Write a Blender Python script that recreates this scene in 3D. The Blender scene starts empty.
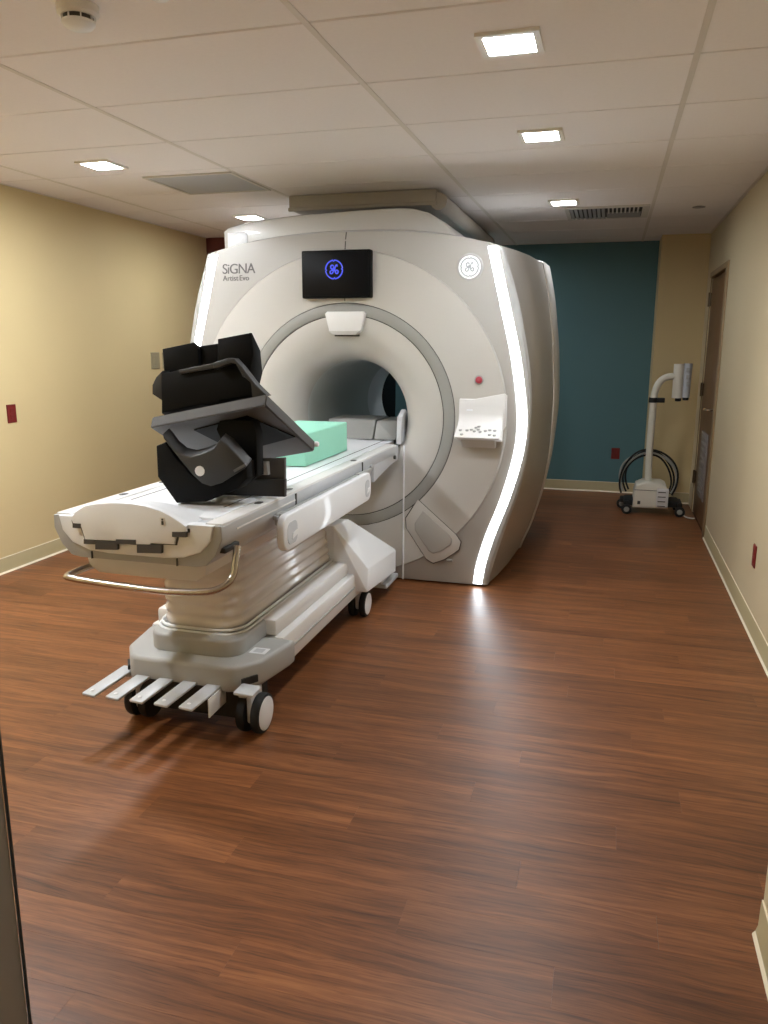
import bpy, bmesh, math, random
from mathutils import Vector, Matrix
from mathutils.bvhtree import BVHTree
random.seed(7)
scene = bpy.context.scene
COL = scene.collection

# ------------------------------------------------------------------ camera
CAMH = 1.5055
F_PX, YAW, PITCH, ROLL = 781.32, -0.2772, 0.2113, 0.0036
_w = Vector((math.sin(YAW)*math.cos(PITCH), math.cos(YAW)*math.cos(PITCH), -math.sin(PITCH)))
_r = Vector((math.cos(YAW), -math.sin(YAW), 0)); _u = _r.cross(_w)
_r2 = _r*math.cos(ROLL) + _u*math.sin(ROLL); _u2 = -_r*math.sin(ROLL) + _u*math.cos(ROLL)
cam_d = bpy.data.cameras.new('camera'); cam = bpy.data.objects.new('camera', cam_d); COL.objects.link(cam)
cam.matrix_world = Matrix(((_r2.x, _u2.x, -_w.x, 0), (_r2.y, _u2.y, -_w.y, 0), (_r2.z, _u2.z, -_w.z, CAMH), (0, 0, 0, 1)))
cam_d.sensor_fit = 'VERTICAL'; cam_d.sensor_height = 24; cam_d.lens = 24*F_PX/1024
cam_d.clip_start = 0.02
scene.camera = cam
def ray(x, y): return _w + _r2*((x-384)/F_PX) - _u2*((y-512)/F_PX)
def on_y(x, y, Y):
    d = ray(x, y); return Vector((0, 0, CAMH)) + d*(Y/d.y)
def on_z(x, y, z):
    d = ray(x, y); return Vector((0, 0, CAMH)) + d*((z-CAMH)/d.z)

# ------------------------------------------------------------------ world, exposure
wd = bpy.data.worlds.new('world'); scene.world = wd; wd.use_nodes = True
wd.node_tree.nodes['Background'].inputs[0].default_value = (0.5, 0.5, 0.55, 1)
wd.node_tree.nodes['Background'].inputs[1].default_value = 0.05
vs = scene.view_settings
vs.view_transform = 'Standard'; vs.look = 'None'; vs.gamma = 1; vs.use_curve_mapping = False
vs.exposure = -0.20
LEVEL = (.82, .84, .56, 1.15, .80, 1.55, 1.55, .50, .55)   # level of each lamp, in the order of the list LP
LAMP = 300.0      # radiance of the ceiling lamp lenses
STRIP = 17.0       # radiance of the scanner light strips

# ------------------------------------------------------------------ materials
def srgb(r, g, b):
    f = lambda c: (c/255/12.92) if c/255 <= .04045 else ((c/255+.055)/1.055)**2.4
    return (f(r), f(g), f(b), 1)
def mat(name, col, rough=.5, metal=0, noise=0.0, nscale=20, bump=0.0, bscale=200, coat=0, spec=.5, trans=0, alpha=1):
    m = bpy.data.materials.new(name); m.use_nodes = True
    nt = m.node_tree; b = nt.nodes['Principled BSDF']
    b.inputs['Base Color'].default_value = col; b.inputs['Roughness'].default_value = rough
    b.inputs['Metallic'].default_value = metal; b.inputs['Coat Weight'].default_value = coat
    b.inputs['Specular IOR Level'].default_value = spec
    b.inputs['Transmission Weight'].default_value = trans
    b.inputs['Alpha'].default_value = alpha
    tc = nt.nodes.new('ShaderNodeTexCoord')
    if noise:
        n = nt.nodes.new('ShaderNodeTexNoise'); n.inputs['Scale'].default_value = nscale; n.inputs['Detail'].default_value = 4
        nt.links.new(tc.outputs['Object'], n.inputs['Vector'])
        mx = nt.nodes.new('ShaderNodeMix'); mx.data_type = 'RGBA'
        mx.inputs[6].default_value = tuple(c*(1-noise) for c in col[:3])+(1,)
        mx.inputs[7].default_value = tuple(min(1, c*(1+noise)) for c in col[:3])+(1,)
        nt.links.new(n.outputs['Fac'], mx.inputs[0]); nt.links.new(mx.outputs[2], b.inputs['Base Color'])
    if bump:
        n = nt.nodes.new('ShaderNodeTexNoise'); n.inputs['Scale'].default_value = bscale
        nt.links.new(tc.outputs['Object'], n.inputs['Vector'])
        bp = nt.nodes.new('ShaderNodeBump'); bp.inputs['Strength'].default_value = bump; bp.inputs['Distance'].default_value = .002
        nt.links.new(n.outputs['Fac'], bp.inputs['Height']); nt.links.new(bp.outputs['Normal'], b.inputs['Normal'])
    return m
def emit(name, col, s, base=.8):
    m = bpy.data.materials.new(name); m.use_nodes = True; nt = m.node_tree
    b = nt.nodes['Principled BSDF']; b.inputs['Base Color'].default_value = (base, base, base, 1)
    b.inputs['Emission Color'].default_value = col; b.inputs['Emission Strength'].default_value = s
    return m
def wood_floor():
    m = bpy.data.materials.new('wood_planks'); m.use_nodes = True; nt = m.node_tree; N = nt.nodes.new; L = nt.links.new
    b = nt.nodes['Principled BSDF']
    tc = N('ShaderNodeTexCoord'); oi = N('ShaderNodeObjectInfo')
    off = N('ShaderNodeMath'); off.operation = 'MULTIPLY'; off.inputs[1].default_value = 37.0; L(oi.outputs['Random'], off.inputs[0])
    cmb = N('ShaderNodeCombineXYZ'); L(off.outputs[0], cmb.inputs[0]); L(off.outputs[0], cmb.inputs[1]); L(off.outputs[0], cmb.inputs[2])
    add = N('ShaderNodeVectorMath'); add.operation = 'ADD'; L(tc.outputs['Object'], add.inputs[0]); L(cmb.outputs[0], add.inputs[1])
    # warp so that the grain swings into cathedral figures
    wn = N('ShaderNodeTexNoise'); wn.inputs['Scale'].default_value = 2.2; wn.inputs['Detail'].default_value = 2; L(add.outputs[0], wn.inputs['Vector'])
    wsub = N('ShaderNodeMath'); wsub.operation = 'MULTIPLY_ADD'; wsub.inputs[1].default_value = .05; wsub.inputs[2].default_value = -.025; L(wn.outputs['Fac'], wsub.inputs[0])
    wc = N('ShaderNodeCombineXYZ'); L(wsub.outputs[0], wc.inputs[1])
    add2 = N('ShaderNodeVectorMath'); add2.operation = 'ADD'; L(add.outputs[0], add2.inputs[0]); L(wc.outputs[0], add2.inputs[1])
    mp = N('ShaderNodeMapping'); mp.inputs['Scale'].default_value = (.8, 15, 1); L(add2.outputs[0], mp.inputs['Vector'])
    n1 = N('ShaderNodeTexNoise'); n1.inputs['Scale'].default_value = 1.5; n1.inputs['Detail'].default_value = 6; n1.inputs['Roughness'].default_value = .55; L(mp.outputs[0], n1.inputs['Vector'])
    cr = N('ShaderNodeValToRGB'); e = cr.color_ramp.elements
    e[0].position = .32; e[0].color = FLOOR_DARK; e[1].position = .66; e[1].color = FLOOR_LIGHT
    em = cr.color_ramp.elements.new(.49); em.color = FLOOR_MID
    mp3 = N('ShaderNodeMapping'); mp3.inputs['Scale'].default_value = (2.4, 58, 1); L(add2.outputs[0], mp3.inputs['Vector'])
    n3 = N('ShaderNodeTexNoise'); n3.inputs['Scale'].default_value = 1.5; n3.inputs['Detail'].default_value = 5; n3.inputs['Roughness'].default_value = .65; L(mp3.outputs[0], n3.inputs['Vector'])
    mxn = N('ShaderNodeMix'); mxn.data_type = 'FLOAT'; mxn.inputs[0].default_value = .5; L(n1.outputs['Fac'], mxn.inputs[2]); L(n3.outputs['Fac'], mxn.inputs[3])
    L(mxn.outputs[0], cr.inputs[0])
    # fine dark pores
    mp2 = N('ShaderNodeMapping'); mp2.inputs['Scale'].default_value = (7, 150, 1); L(add2.outputs[0], mp2.inputs['Vector'])
    n2 = N('ShaderNodeTexNoise'); n2.inputs['Scale'].default_value = 1.6; n2.inputs['Detail'].default_value = 3; L(mp2.outputs[0], n2.inputs['Vector'])
    r2 = N('ShaderNodeMapRange'); r2.inputs[1].default_value = .33; r2.inputs[2].default_value = .46; r2.inputs[3].default_value = .70; r2.inputs[4].default_value = 1.0; L(n2.outputs['Fac'], r2.inputs[0])
    pv = N('ShaderNodeMapRange'); pv.inputs[3].default_value = .84; pv.inputs[4].default_value = 1.12; L(oi.outputs['Random'], pv.inputs[0])
    mm = N('ShaderNodeMath'); mm.operation = 'MULTIPLY'; L(r2.outputs[0], mm.inputs[0]); L(pv.outputs[0], mm.inputs[1])
    hs = N('ShaderNodeHueSaturation'); L(cr.outputs[0], hs.inputs['Color']); L(mm.outputs[0], hs.inputs['Value'])
    L(hs.outputs[0], b.inputs['Base Color'])
    rr = N('ShaderNodeMapRange'); rr.inputs[3].default_value = .36; rr.inputs[4].default_value = .43; L(n1.outputs['Fac'], rr.inputs[0]); L(rr.outputs[0], b.inputs['Roughness'])
    bp = N('ShaderNodeBump'); bp.inputs['Strength'].default_value = .12; bp.inputs['Distance'].default_value = .001; L(n2.outputs['Fac'], bp.inputs['Height']); L(bp.outputs[0], b.inputs['Normal'])
    b.inputs['Specular IOR Level'].default_value = .34
    return m
FLOOR_DARK, FLOOR_MID, FLOOR_LIGHT = srgb(76, 46, 28), srgb(118, 73, 43), srgb(148, 96, 58)
M = dict(
    floor=wood_floor(), subfloor=mat('subfloor', srgb(50, 30, 20), .6, noise=.1),
    tile=mat('ceiling_tile', srgb(234, 229, 229), .9, noise=.03, nscale=60, bump=.25, bscale=400),
    tbar=mat('ceiling_grid', srgb(214, 208, 202), .55, noise=.02), plenum=mat('ceiling_back', srgb(60, 55, 50), .9, noise=.1),
    beige=mat('beige_paint', srgb(208, 188, 142), .62, noise=.025, nscale=3, bump=.08, bscale=350),
    cream=mat('cream_paint', srgb(202, 186, 152), .62, noise=.025, nscale=3, bump=.08, bscale=350),
    teal=mat('teal_paint', srgb(82, 120, 127), .6, noise=.03, nscale=3, bump=.08, bscale=350),
    maroon=mat('maroon_paint', srgb(92, 40, 34), .6, noise=.04, nscale=3),
    base=mat('cove_base', srgb(178, 164, 126), .5, noise=.03), toe=mat('cove_toe_highlight', srgb(236, 226, 200), .4, noise=.02),
    shell=mat('gloss_white_shell', srgb(196, 194, 190), .32, noise=.012, nscale=3, coat=.25),
    face=mat('satin_face', srgb(170, 167, 162), .38, noise=.012, nscale=3, coat=.15),
    disc=mat('face_disc', srgb(192, 189, 184), .36, noise=.012, nscale=3, coat=.15),
    side=mat('side_cover', srgb(160, 156, 151), .35, noise=.015, nscale=3, coat=.2),
    ring=mat('ring_grey', srgb(150, 150, 146), .4, noise=.02), groove=mat('dark_groove', srgb(60, 58, 54), .6, noise=.05),
    bezel=mat('bezel_grey', srgb(168, 168, 168), .35, noise=.02), bore=mat('bore_grey', srgb(204, 208, 206), .33, noise=.02, nscale=4),
    black=mat('black_plastic', srgb(4, 4, 5), .6, noise=.1, nscale=30, bump=.05, spec=.15), dgrey=mat('dark_grey_plastic', srgb(80, 78, 78), .55, noise=.06, nscale=30, bump=.05),
    dgrey2=mat('charcoal_plastic', srgb(34, 33, 33), .55, noise=.06, nscale=30, bump=.05),
    screen=mat('screen_glass', srgb(5, 6, 10), .4, noise=.05, spec=.15), blue=emit('blue_screen_mark', (.08, .11, .90, 1), 1.1, .01), white_mark=emit('badge_light', (.95, .98, 1, 1), .35),
    badge_line=mat('badge_line', srgb(172, 178, 182), .4, noise=.03),
    strip=emit('light_strip', (.86, .94, 1.0, 1), STRIP), ink=mat('grey_ink', srgb(88, 84, 84), .5, noise=.03),
    red=mat('red_button', srgb(170, 60, 74), .35, noise=.05), redplate=mat('red_cover_plate', srgb(112, 26, 22), .45, noise=.05),
    white=mat('white_plastic', srgb(232, 235, 239), .38, noise=.012, nscale=5, coat=.15), white2=mat('offwhite_plastic', srgb(222, 221, 220), .38, noise=.015, nscale=5, coat=.15),
    lgrey=mat('light_grey_plastic', srgb(192, 196, 202), .36, noise=.015, nscale=5, coat=.15), mgrey=mat('mid_grey_plastic', srgb(166, 167, 166), .42, noise=.02, nscale=5),
    pgrey=mat('pad_grey', srgb(126, 126, 124), .5, noise=.03, nscale=20),
    bellow=mat('bellows_vinyl', srgb(214, 208, 204), .24, noise=.02, nscale=6, coat=.4), steel=mat('brushed_steel', srgb(190, 184, 176), .25, metal=1, noise=.05, nscale=30),
    rubber=mat('black_rubber', srgb(20, 20, 20), .7, noise=.1, nscale=30), mint=mat('mint_foam', srgb(150, 216, 192), .7, noise=.02, nscale=12, bump=.1),
    **{'lens%d' % k: emit('lamp_lens_%d' % k, (.93, .968, 1.0, 1), LAMP*v) for k, v in enumerate(LEVEL)}, lamp_trim=mat('lamp_trim', srgb(226, 222, 214), .35, noise=.02), metal=mat('painted_metal', srgb(200, 196, 188), .4, noise=.02),
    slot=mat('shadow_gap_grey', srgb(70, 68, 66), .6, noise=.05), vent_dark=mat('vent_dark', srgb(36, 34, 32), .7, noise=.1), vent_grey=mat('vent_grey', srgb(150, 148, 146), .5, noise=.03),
    perf=mat('perforated_panel', srgb(176, 178, 182), .6, noise=.1, nscale=260),
    door=mat('brown_door', srgb(112, 80, 50), .45, noise=.14, nscale=7), frame=mat('door_frame_paint', srgb(150, 126, 92), .5, noise=.03),
    kick=mat('grey_louver', srgb(134, 126, 122), .5, noise=.04), dbrass=mat('dark_hinge', srgb(120, 104, 84), .35, metal=.8, noise=.05),
    jamb=mat('jamb_steel', srgb(150, 147, 143), .45, metal=.1, noise=.06, nscale=12), plate=mat('grey_cover_plate', srgb(150, 140, 112), .4, noise=.05),
    cart=mat('cart_white', srgb(226, 222, 208), .4, noise=.02), cable_g=mat('grey_cable', srgb(160, 160, 152), .5, noise=.05), duct=mat('duct_grey', srgb(166, 160, 152), .5, noise=.03),
)

# ------------------------------------------------------------------ mesh helpers
ORG = {}
def origin(p):
    return ORG.get(p.name, Vector((0, 0, 0))) if p else Vector((0, 0, 0))
def empty(name, loc, label, cat, group=None):
    o = bpy.data.objects.new(name, None); COL.objects.link(o); o.location = loc; o.empty_display_size = .1
    ORG[o.name] = Vector(loc); tag(o, label, cat, group); return o
def tag(o, label=None, cat=None, group=None, kind=None):
    if label: o['label'] = label
    if cat: o['category'] = cat
    if group: o['group'] = group
    if kind: o['kind'] = kind
    return o
def finish(name, bm, m, parent=None, smooth=True, angle=35, keep_origin=None):
    bmesh.ops.remove_doubles(bm, verts=bm.verts, dist=1e-5)
    bmesh.ops.recalc_face_normals(bm, faces=bm.faces)
    lo = Vector((min(v.co[i] for v in bm.verts) for i in range(3))); hi = Vector((max(v.co[i] for v in bm.verts) for i in range(3)))
    c = (lo+hi)/2
    if keep_origin == 'base': c.z = lo.z
    for v in bm.verts: v.co -= c
    me = bpy.data.meshes.new(name); bm.to_mesh(me); bm.free()
    if smooth:
        for p in me.polygons: p.use_smooth = True
        me.set_sharp_from_angle(angle=math.radians(angle))
    me.materials.append(m if not isinstance(m, str) else M[m])
    o = bpy.data.objects.new(name, me); COL.objects.link(o)
    if parent: o.parent = parent
    o.location = c - origin(parent); ORG[o.name] = c.copy()
    return o
def add_box(bm, x, y, z, bevel=0, seg=2, mtx=None):
    vs_ = [bm.verts.new((a, b, c)) for a in x for b in y for c in z]
    fs = [(0, 1, 3, 2), (4, 6, 7, 5), (0, 4, 5, 1), (2, 3, 7, 6), (0, 2, 6, 4), (1, 5, 7, 3)]
    F = [bm.faces.new([vs_[i] for i in f]) for f in fs]
    if mtx: 
        for v in vs_: v.co = mtx @ v.co
    if bevel:
        bmesh.ops.bevel(bm, geom=list({e for f in F for e in f.edges}), offset=bevel, segments=seg, profile=.5, affect='EDGES')
def box(name, x, y, z, m, parent=None, bevel=0, seg=2, **k):
    bm = bmesh.new(); add_box(bm, x, y, z, bevel, seg); return finish(name, bm, m, parent, **k)
def boxes(name, lst, m, parent=None, bevel=0, **k):
    bm = bmesh.new()
    for b in lst: add_box(bm, *b, bevel)
    return finish(name, bm, m, parent, **k)
def rbox(name, c, s, rot, m, parent=None, bevel=0, seg=2):
    """box of size s rotated by euler rot about its centre c"""
    from mathutils import Euler
    mtx = Matrix.Translation(Vector(c)) @ Euler(rot).to_matrix().to_4x4()
    bm = bmesh.new(); add_box(bm, (-s[0]/2, s[0]/2), (-s[1]/2, s[1]/2), (-s[2]/2, s[2]/2), bevel, seg)
    for v in bm.verts: v.co = mtx @ v.co
    return finish(name, bm, m, parent)
def prism(name, pts, a, b, m, parent=None, plane='xz', bevel=0, seg=2, map_=None, **k):
    """closed 2-D outline extruded from a to b along the third axis"""
    def P(u, v, t):
        return {'xz': (u, t, v), 'yz': (t, u, v), 'xy': (u, v, t)}[plane]
    bm = bmesh.new()
    A = [bm.verts.new(P(u, v, a)) for u, v in pts]; B = [bm.verts.new(P(u, v, b)) for u, v in pts]
    n = len(pts); fa = bm.faces.new(A); fb = bm.faces.new(B[::-1])
    for i in range(n): bm.faces.new((A[i], B[i], B[(i+1) % n], A[(i+1) % n]))
    bmesh.ops.recalc_face_normals(bm, faces=bm.faces)
    if bevel:
        ed = list(set(fa.edges) | set(fb.edges))
        bmesh.ops.bevel(bm, geom=ed, offset=bevel, segments=seg, profile=.5, affect='EDGES')
    if map_:
        for v in bm.verts: v.co = map_(v.co)
    bmesh.ops.triangulate(bm, faces=[f for f in bm.faces if len(f.verts) > 4])
    return finish(name, bm, m, parent, **k)
def add_lathe(bm, prof, c, axis='z', n=32, close=False):
    """prof: (radius, height along axis); revolved about axis through c"""
    rings = []
    for r, h in prof:
        ring = []
        for i in range(n):
            t = 2*math.pi*i/n; u, v = r*math.cos(t), r*math.sin(t)
            p = {'z': (u, v, h), 'y': (u, h, v), 'x': (h, u, v)}[axis]
            ring.append(bm.verts.new(Vector(p)+Vector(c)))
        rings.append(ring)
    for A, B in zip(rings, rings[1:]):
        for i in range(n): bm.faces.new((A[i], A[(i+1) % n], B[(i+1) % n], B[i]))
    if close:
        bm.faces.new(rings[0]); bm.faces.new(rings[-1])
def lathe(name, prof, c, m, parent=None, axis='z', n=32, close=True, **k):
    bm = bmesh.new(); add_lathe(bm, prof, c, axis, n, close); return finish(name, bm, m, parent, **k)
def smooth_path(pts, k=6):
    """Catmull-Rom through pts"""
    P = [Vector(p) for p in pts]; P = [2*P[0]-P[1]] + P + [2*P[-1]-P[-2]]; out = []
    for i in range(1, len(P)-2):
        for j in range(k):
            t = j/k; a, b, c, d = P[i-1], P[i], P[i+1], P[i+2]
            out.append(.5*((2*b)+(c-a)*t+(2*a-5*b+4*c-d)*t*t+(3*b-a-3*c+d)*t**3))
    out.append(P[-2]); return out
def add_tube(bm, path, r, n=10, caps=True, closed=False):
    path = [Vector(p) for p in path]; rings = []; up = Vector((0, 0, 1)); N = len(path)
    prev = None
    for i, p in enumerate(path):
        if closed: t = path[(i+1) % N]-path[i-1]
        else: t = path[min(i+1, N-1)]-path[max(i-1, 0)]
        t.normalize()
        if prev is None:
            a = t.orthogonal().normalized()
        else:
            a = prev - t*prev.dot(t); a.normalize()
        prev = a; b = t.cross(a)
        rr = r[i] if isinstance(r, (list, tuple)) else r
        rings.append([bm.verts.new(p+rr*(a*math.cos(2*math.pi*j/n)+b*math.sin(2*math.pi*j/n))) for j in range(n)])
    prs = list(zip(rings, rings[1:])) + ([(rings[-1], rings[0])] if closed else [])
    for A, B in prs:
        for j in range(n): bm.faces.new((A[j], A[(j+1) % n], B[(j+1) % n], B[j]))
    if caps and not closed: bm.faces.new(rings[0]); bm.faces.new(rings[-1][::-1])
def tube(name, path, r, m, parent=None, n=10, closed=False, **k):
    bm = bmesh.new(); add_tube(bm, path, r, n, True, closed); return finish(name, bm, m, parent, **k)
def hull(name, pts, m, parent=None, bevel=0, seg=2, angle=35):
    bm = bmesh.new()
    for p in pts: bm.verts.new(p)
    r = bmesh.ops.convex_hull(bm, input=bm.verts)
    bmesh.ops.dissolve_limit(bm, angle_limit=.02, verts=bm.verts, edges=bm.edges)
    if bevel: bmesh.ops.bevel(bm, geom=list(bm.edges), offset=bevel, segments=seg, profile=.5, affect='EDGES')
    return finish(name, bm, m, parent, angle=angle)
def loft(name, secs, m, parent=None, closed=True, cap0=False, cap1=False, **k):
    bm = bmesh.new(); R = [[bm.verts.new(p) for p in s] for s in secs]; n = len(secs[0])
    for A, B in zip(R, R[1:]):
        for i in range(n if closed else n-1): bm.faces.new((A[i], A[(i+1) % n], B[(i+1) % n], B[i]))
    if cap0: bm.faces.new(R[0])
    if cap1: bm.faces.new(R[-1][::-1])
    return finish(name, bm, m, parent, **k)
def interp(tab, z):
    tab = sorted(tab)
    if z <= tab[0][0]: return tab[0][1]
    for (a, p), (b, q) in zip(tab, tab[1:]):
        if z <= b: return p+(q-p)*(z-a)/(b-a)
    return tab[-1][1]
def smooth_tab(tab, z, h=.12):
    return sum(interp(tab, z+d*h/4)*w for d, w in zip(range(-4, 5), (1, 2, 3, 4, 5, 4, 3, 2, 1)))/25
def rrect(cx, cy, hw, hh, r, k=5):
    out = []
    for sx, sy, a0 in ((1, 1, 0), (-1, 1, 90), (-1, -1, 180), (1, -1, 270)):
        for i in range(k+1):
            a = math.radians(a0+90*i/k); out.append((cx+sx*(hw-r)+r*math.cos(a), cy+sy*(hh-r)+r*math.sin(a)))
    return out
def text_mesh(name, s, size, m, parent, loc, depth=.003, conform=None, spacing=1.0):
    """lettering in the XZ plane facing -Y, laid on a surface"""
    cu = bpy.data.curves.new(name, 'FONT'); cu.body = s; cu.size = size; cu.space_character = spacing
    t = bpy.data.objects.new('tmp', cu); COL.objects.link(t)
    bpy.context.view_layer.update()
    me = bpy.data.meshes.new_from_object(t.evaluated_get(bpy.context.evaluated_depsgraph_get()))
    bpy.data.objects.remove(t); bm = bmesh.new(); bm.from_mesh(me); bpy.data.meshes.remove(me)
    r = bmesh.ops.extrude_face_region(bm, geom=list(bm.faces))
    top = {v for v in r['geom'] if isinstance(v, bmesh.types.BMVert)}
    for v in bm.verts:
        d = -depth if v in top else 0.002
        x, z = loc[0]+v.co.x, loc[2]+v.co.y; y = loc[1]
        if conform:
            hit = conform.ray_cast(Vector((x, 4.0, z)), Vector((0, 1, 0)))
            if hit[0] is not None: y = hit[0].y
        v.co = Vector((x, y+d, z))
    return finish(name, bm, m, parent, smooth=False)
def copy_tree(o, parent=None):
    c = o.copy(); COL.objects.link(c); c.parent = parent
    for ch in [q for q in bpy.data.objects if q.parent == o]: copy_tree(ch, c)
    return c
def struct(o): o['kind'] = 'structure'; return o

# ------------------------------------------------------------------ room
XL, XR, YB, YF, H = -3.82, .807, 8.407, -1.6, 2.5014
YJ, XJ = 1.966, .464            # corner of the wall return beside the doorway
YBG, XBG = 7.98, .385           # beige pier at the back right
YM, XM = 7.13, -2.62            # maroon wall block at the back left
fl = struct(box('floor', (XL-.1, XR+.15), (YF-.1, YB+.1), (-.12, -.006), 'subfloor', smooth=False))
PW, PLN = .13, 1.22
def plank_mesh(L, w):
    bm = bmesh.new(); g = .0001; c = .0002
    x0, x1, y0, y1 = -L/2+g, L/2-g, -w/2+g, w/2-g
    lv = [((x0, x1), (y0, y1), -.005), ((x0, x1), (y0, y1), -c), ((x0+c, x1-c), (y0+c, y1-c), 0)]
    R = [[bm.verts.new((x, y, z)) for x, y in ((X[0], Y[0]), (X[1], Y[0]), (X[1], Y[1]), (X[0], Y[1]))] for X, Y, z in lv]
    for A, B in zip(R, R[1:]):
        for i in range(4): bm.faces.new((A[i], A[(i+1) % 4], B[(i+1) % 4], B[i]))
    bm.faces.new(R[-1])
    me = bpy.data.meshes.new('plank'); bm.to_mesh(me); bm.free(); me.materials.append(M['floor']); return me
cache = {}
def plank(x0, x1, y0, y1):
    key = (round(x1-x0, 3), round(y1-y0, 3))
    if key not in cache: cache[key] = plank_mesh(*key)
    o = bpy.data.objects.new('plank', cache[key]); COL.objects.link(o); o.parent = fl
    o.location = Vector(((x0+x1)/2, (y0+y1)/2, 0)) - ORG['floor']
y = .93; row = 0
while y < YB-.001:
    y1 = min(y+PW, YB)
    x = XL - (row*.47 + random.uniform(-.1, .1)) % PLN
    xe = XJ if y1 <= YJ+.07 else (XBG if y > YBG-.05 else XR)
    while x < xe-.001:
        a, b = max(x, XL), min(x+PLN, xe)
        if b-a > .02: plank(a, b, y, y1)
        x += PLN
    y = y1; row += 1
nb = box('plank_floor_behind', (XL, XR), (YF, .93), (-.006, 0), 'floor', fl, smooth=False); nb['kind'] = 'stuff'

wl = struct(box('wall_left', (XL-.13, XL), (.5, YB+.1), (-.006, H+.1), 'beige', smooth=False))
wr = struct(boxes('wall_right', [((XR, XR+.14), (YJ, 6.6), (-.006, H+.1)), ((XR, XR+.14), (7.62, YB+.1), (-.006, H+.1)), ((XR, XR+.14), (6.6, 7.62), (2.12, H+.1))], 'cream', smooth=False))
struct(box('wall_back', (XM, XBG), (YB, YB+.1), (-.006, H+.1), 'teal', smooth=False))
struct(box('wall_back_right', (XBG, XR), (YBG, YB+.1), (-.006, H+.1), 'beige', smooth=False))
struct(box('wall_back_left', (XL, XM), (YM, YB+.1), (-.006, H+.1), 'maroon', smooth=False))
struct(box('wall_right_return', (XJ, XR+.14), (YF, YJ), (-.006, H+.1), 'cream', smooth=False))
struct(box('wall_front', (XL-.13, -.80), (.50, .70), (-.006, H+.1), 'beige', smooth=False))
struct(boxes('wall_behind', [((-1.7, XJ), (YF-.1, YF), (-.006, H+.1)), ((-1.7, -1.6), (YF, .5), (-.006, H+.1))], 'cream', smooth=False))
def baseboard(name, a, b, n):
    """cove base from a to b (xy), n = unit normal into the room"""
    a, b, n = Vector(a+(0,)), Vector(b+(0,)), Vector(n+(0,))
    def run(prof): return [[p+n*d+Vector((0, 0, z)) for d, z in prof] for p in (a, b)]
    o = loft(name, run([(0, .012), (.011, .012), (.006, .03), (.005, .097), (.003, .102), (0, .102)]), 'base', cap0=True, cap1=True)
    struct(o)
    loft('base_toe', run([(0, 0), (.018, 0), (.017, .004), (.011, .012), (0, .012)]), 'toe', o, cap0=True, cap1=True)  # pale cream puts the highlight of the curved toe into the colour
    loft('base_cap', run([(0, .102), (.004, .102), (.004, .106), (0, .106)]), 'toe', o, cap0=True, cap1=True)
baseboard('baseboard_left', (XL, .7), (XL, YM), (1, 0))
baseboard('baseboard_right', (XR, YJ), (XR, 6.53), (-1, 0))
baseboard('baseboard_back', (XM, YB), (XBG, YB), (0, -1))
baseboard('baseboard_back_right', (XBG-.0, YBG), (XR, YBG), (0, -1))
baseboard('baseboard_right_return', (XJ, YF), (XJ, YJ), (-1, 0))

# ceiling: backing, tiles and runners
ce = struct(box('ceiling', (XL-.1, XR+.14), (YF-.1, YB+.1), (H+.02, H+.1), 'plenum', smooth=False))
GX0, GY0 = -2.2157, 2.5732
gx = [XL]+[v for v in (GX0+1.22*i for i in range(-3, 5)) if XL+.03 < v < XR-.03]+[XR]
gy = [v for v in (GY0+.61*j for j in range(-4, 12)) if v < YB-.05]+[YB]
tiles = {}
for x0, x1 in zip(gx, gx[1:]):
    for y0, y1 in zip(gy, gy[1:]):
        g = .006
        key = (round(x1-x0, 3), round(y1-y0, 3))
        if key not in tiles:
            bm = bmesh.new(); hx, hy = key[0]/2-g, key[1]/2-g*.75; c = .004
            R = [[bm.verts.new((sx*(hx-d), sy*(hy-d), z)) for sx, sy in ((-1, -1), (1, -1), (1, 1), (-1, 1))] for d, z in ((0, .018), (0, c), (c, 0))]
            for A, B in zip(R, R[1:]):
                for i in range(4): bm.faces.new((A[i], A[(i+1) % 4], B[(i+1) % 4], B[i]))
            bm.faces.new(R[2]); bm.faces.new(R[0]); bmesh.ops.recalc_face_normals(bm, faces=bm.faces)
            me = bpy.data.meshes.new('ceiling_tile'); bm.to_mesh(me); bm.free(); me.materials.append(M['tile']); tiles[key] = me
        o = bpy.data.objects.new('ceiling_tile', tiles[key]); COL.objects.link(o); o.parent = ce
        o.location = Vector(((x0+x1)/2, (y0+y1)/2, H)) - ORG['ceiling']
for v in gx[1:-1]:
    box('grid_runner', (v-.0115, v+.0115), (gy[0], YB), (H-.0025, H+.002), 'tbar', ce, smooth=False)
for v in gy[1:-1]:
    box('cross_runner', (XL, XR), (v-.008, v+.008), (H+.009, H+.013), 'plenum', ce, smooth=False)  # dark colour stands for the shade in the gaps between tiles
box('plain_panel', (XL-.1, XR), (YF, gy[0]), (H, H+.018), 'tile', ce, smooth=False)
box('edge_angle', (XL, XL+.02), (gy[0], YM), (H-.003, H+.001), 'tbar', ce, smooth=False)
box('edge_angle', (XR-.02, XR), (YJ, YBG), (H-.003, H+.001), 'tbar', ce, smooth=False)

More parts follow.
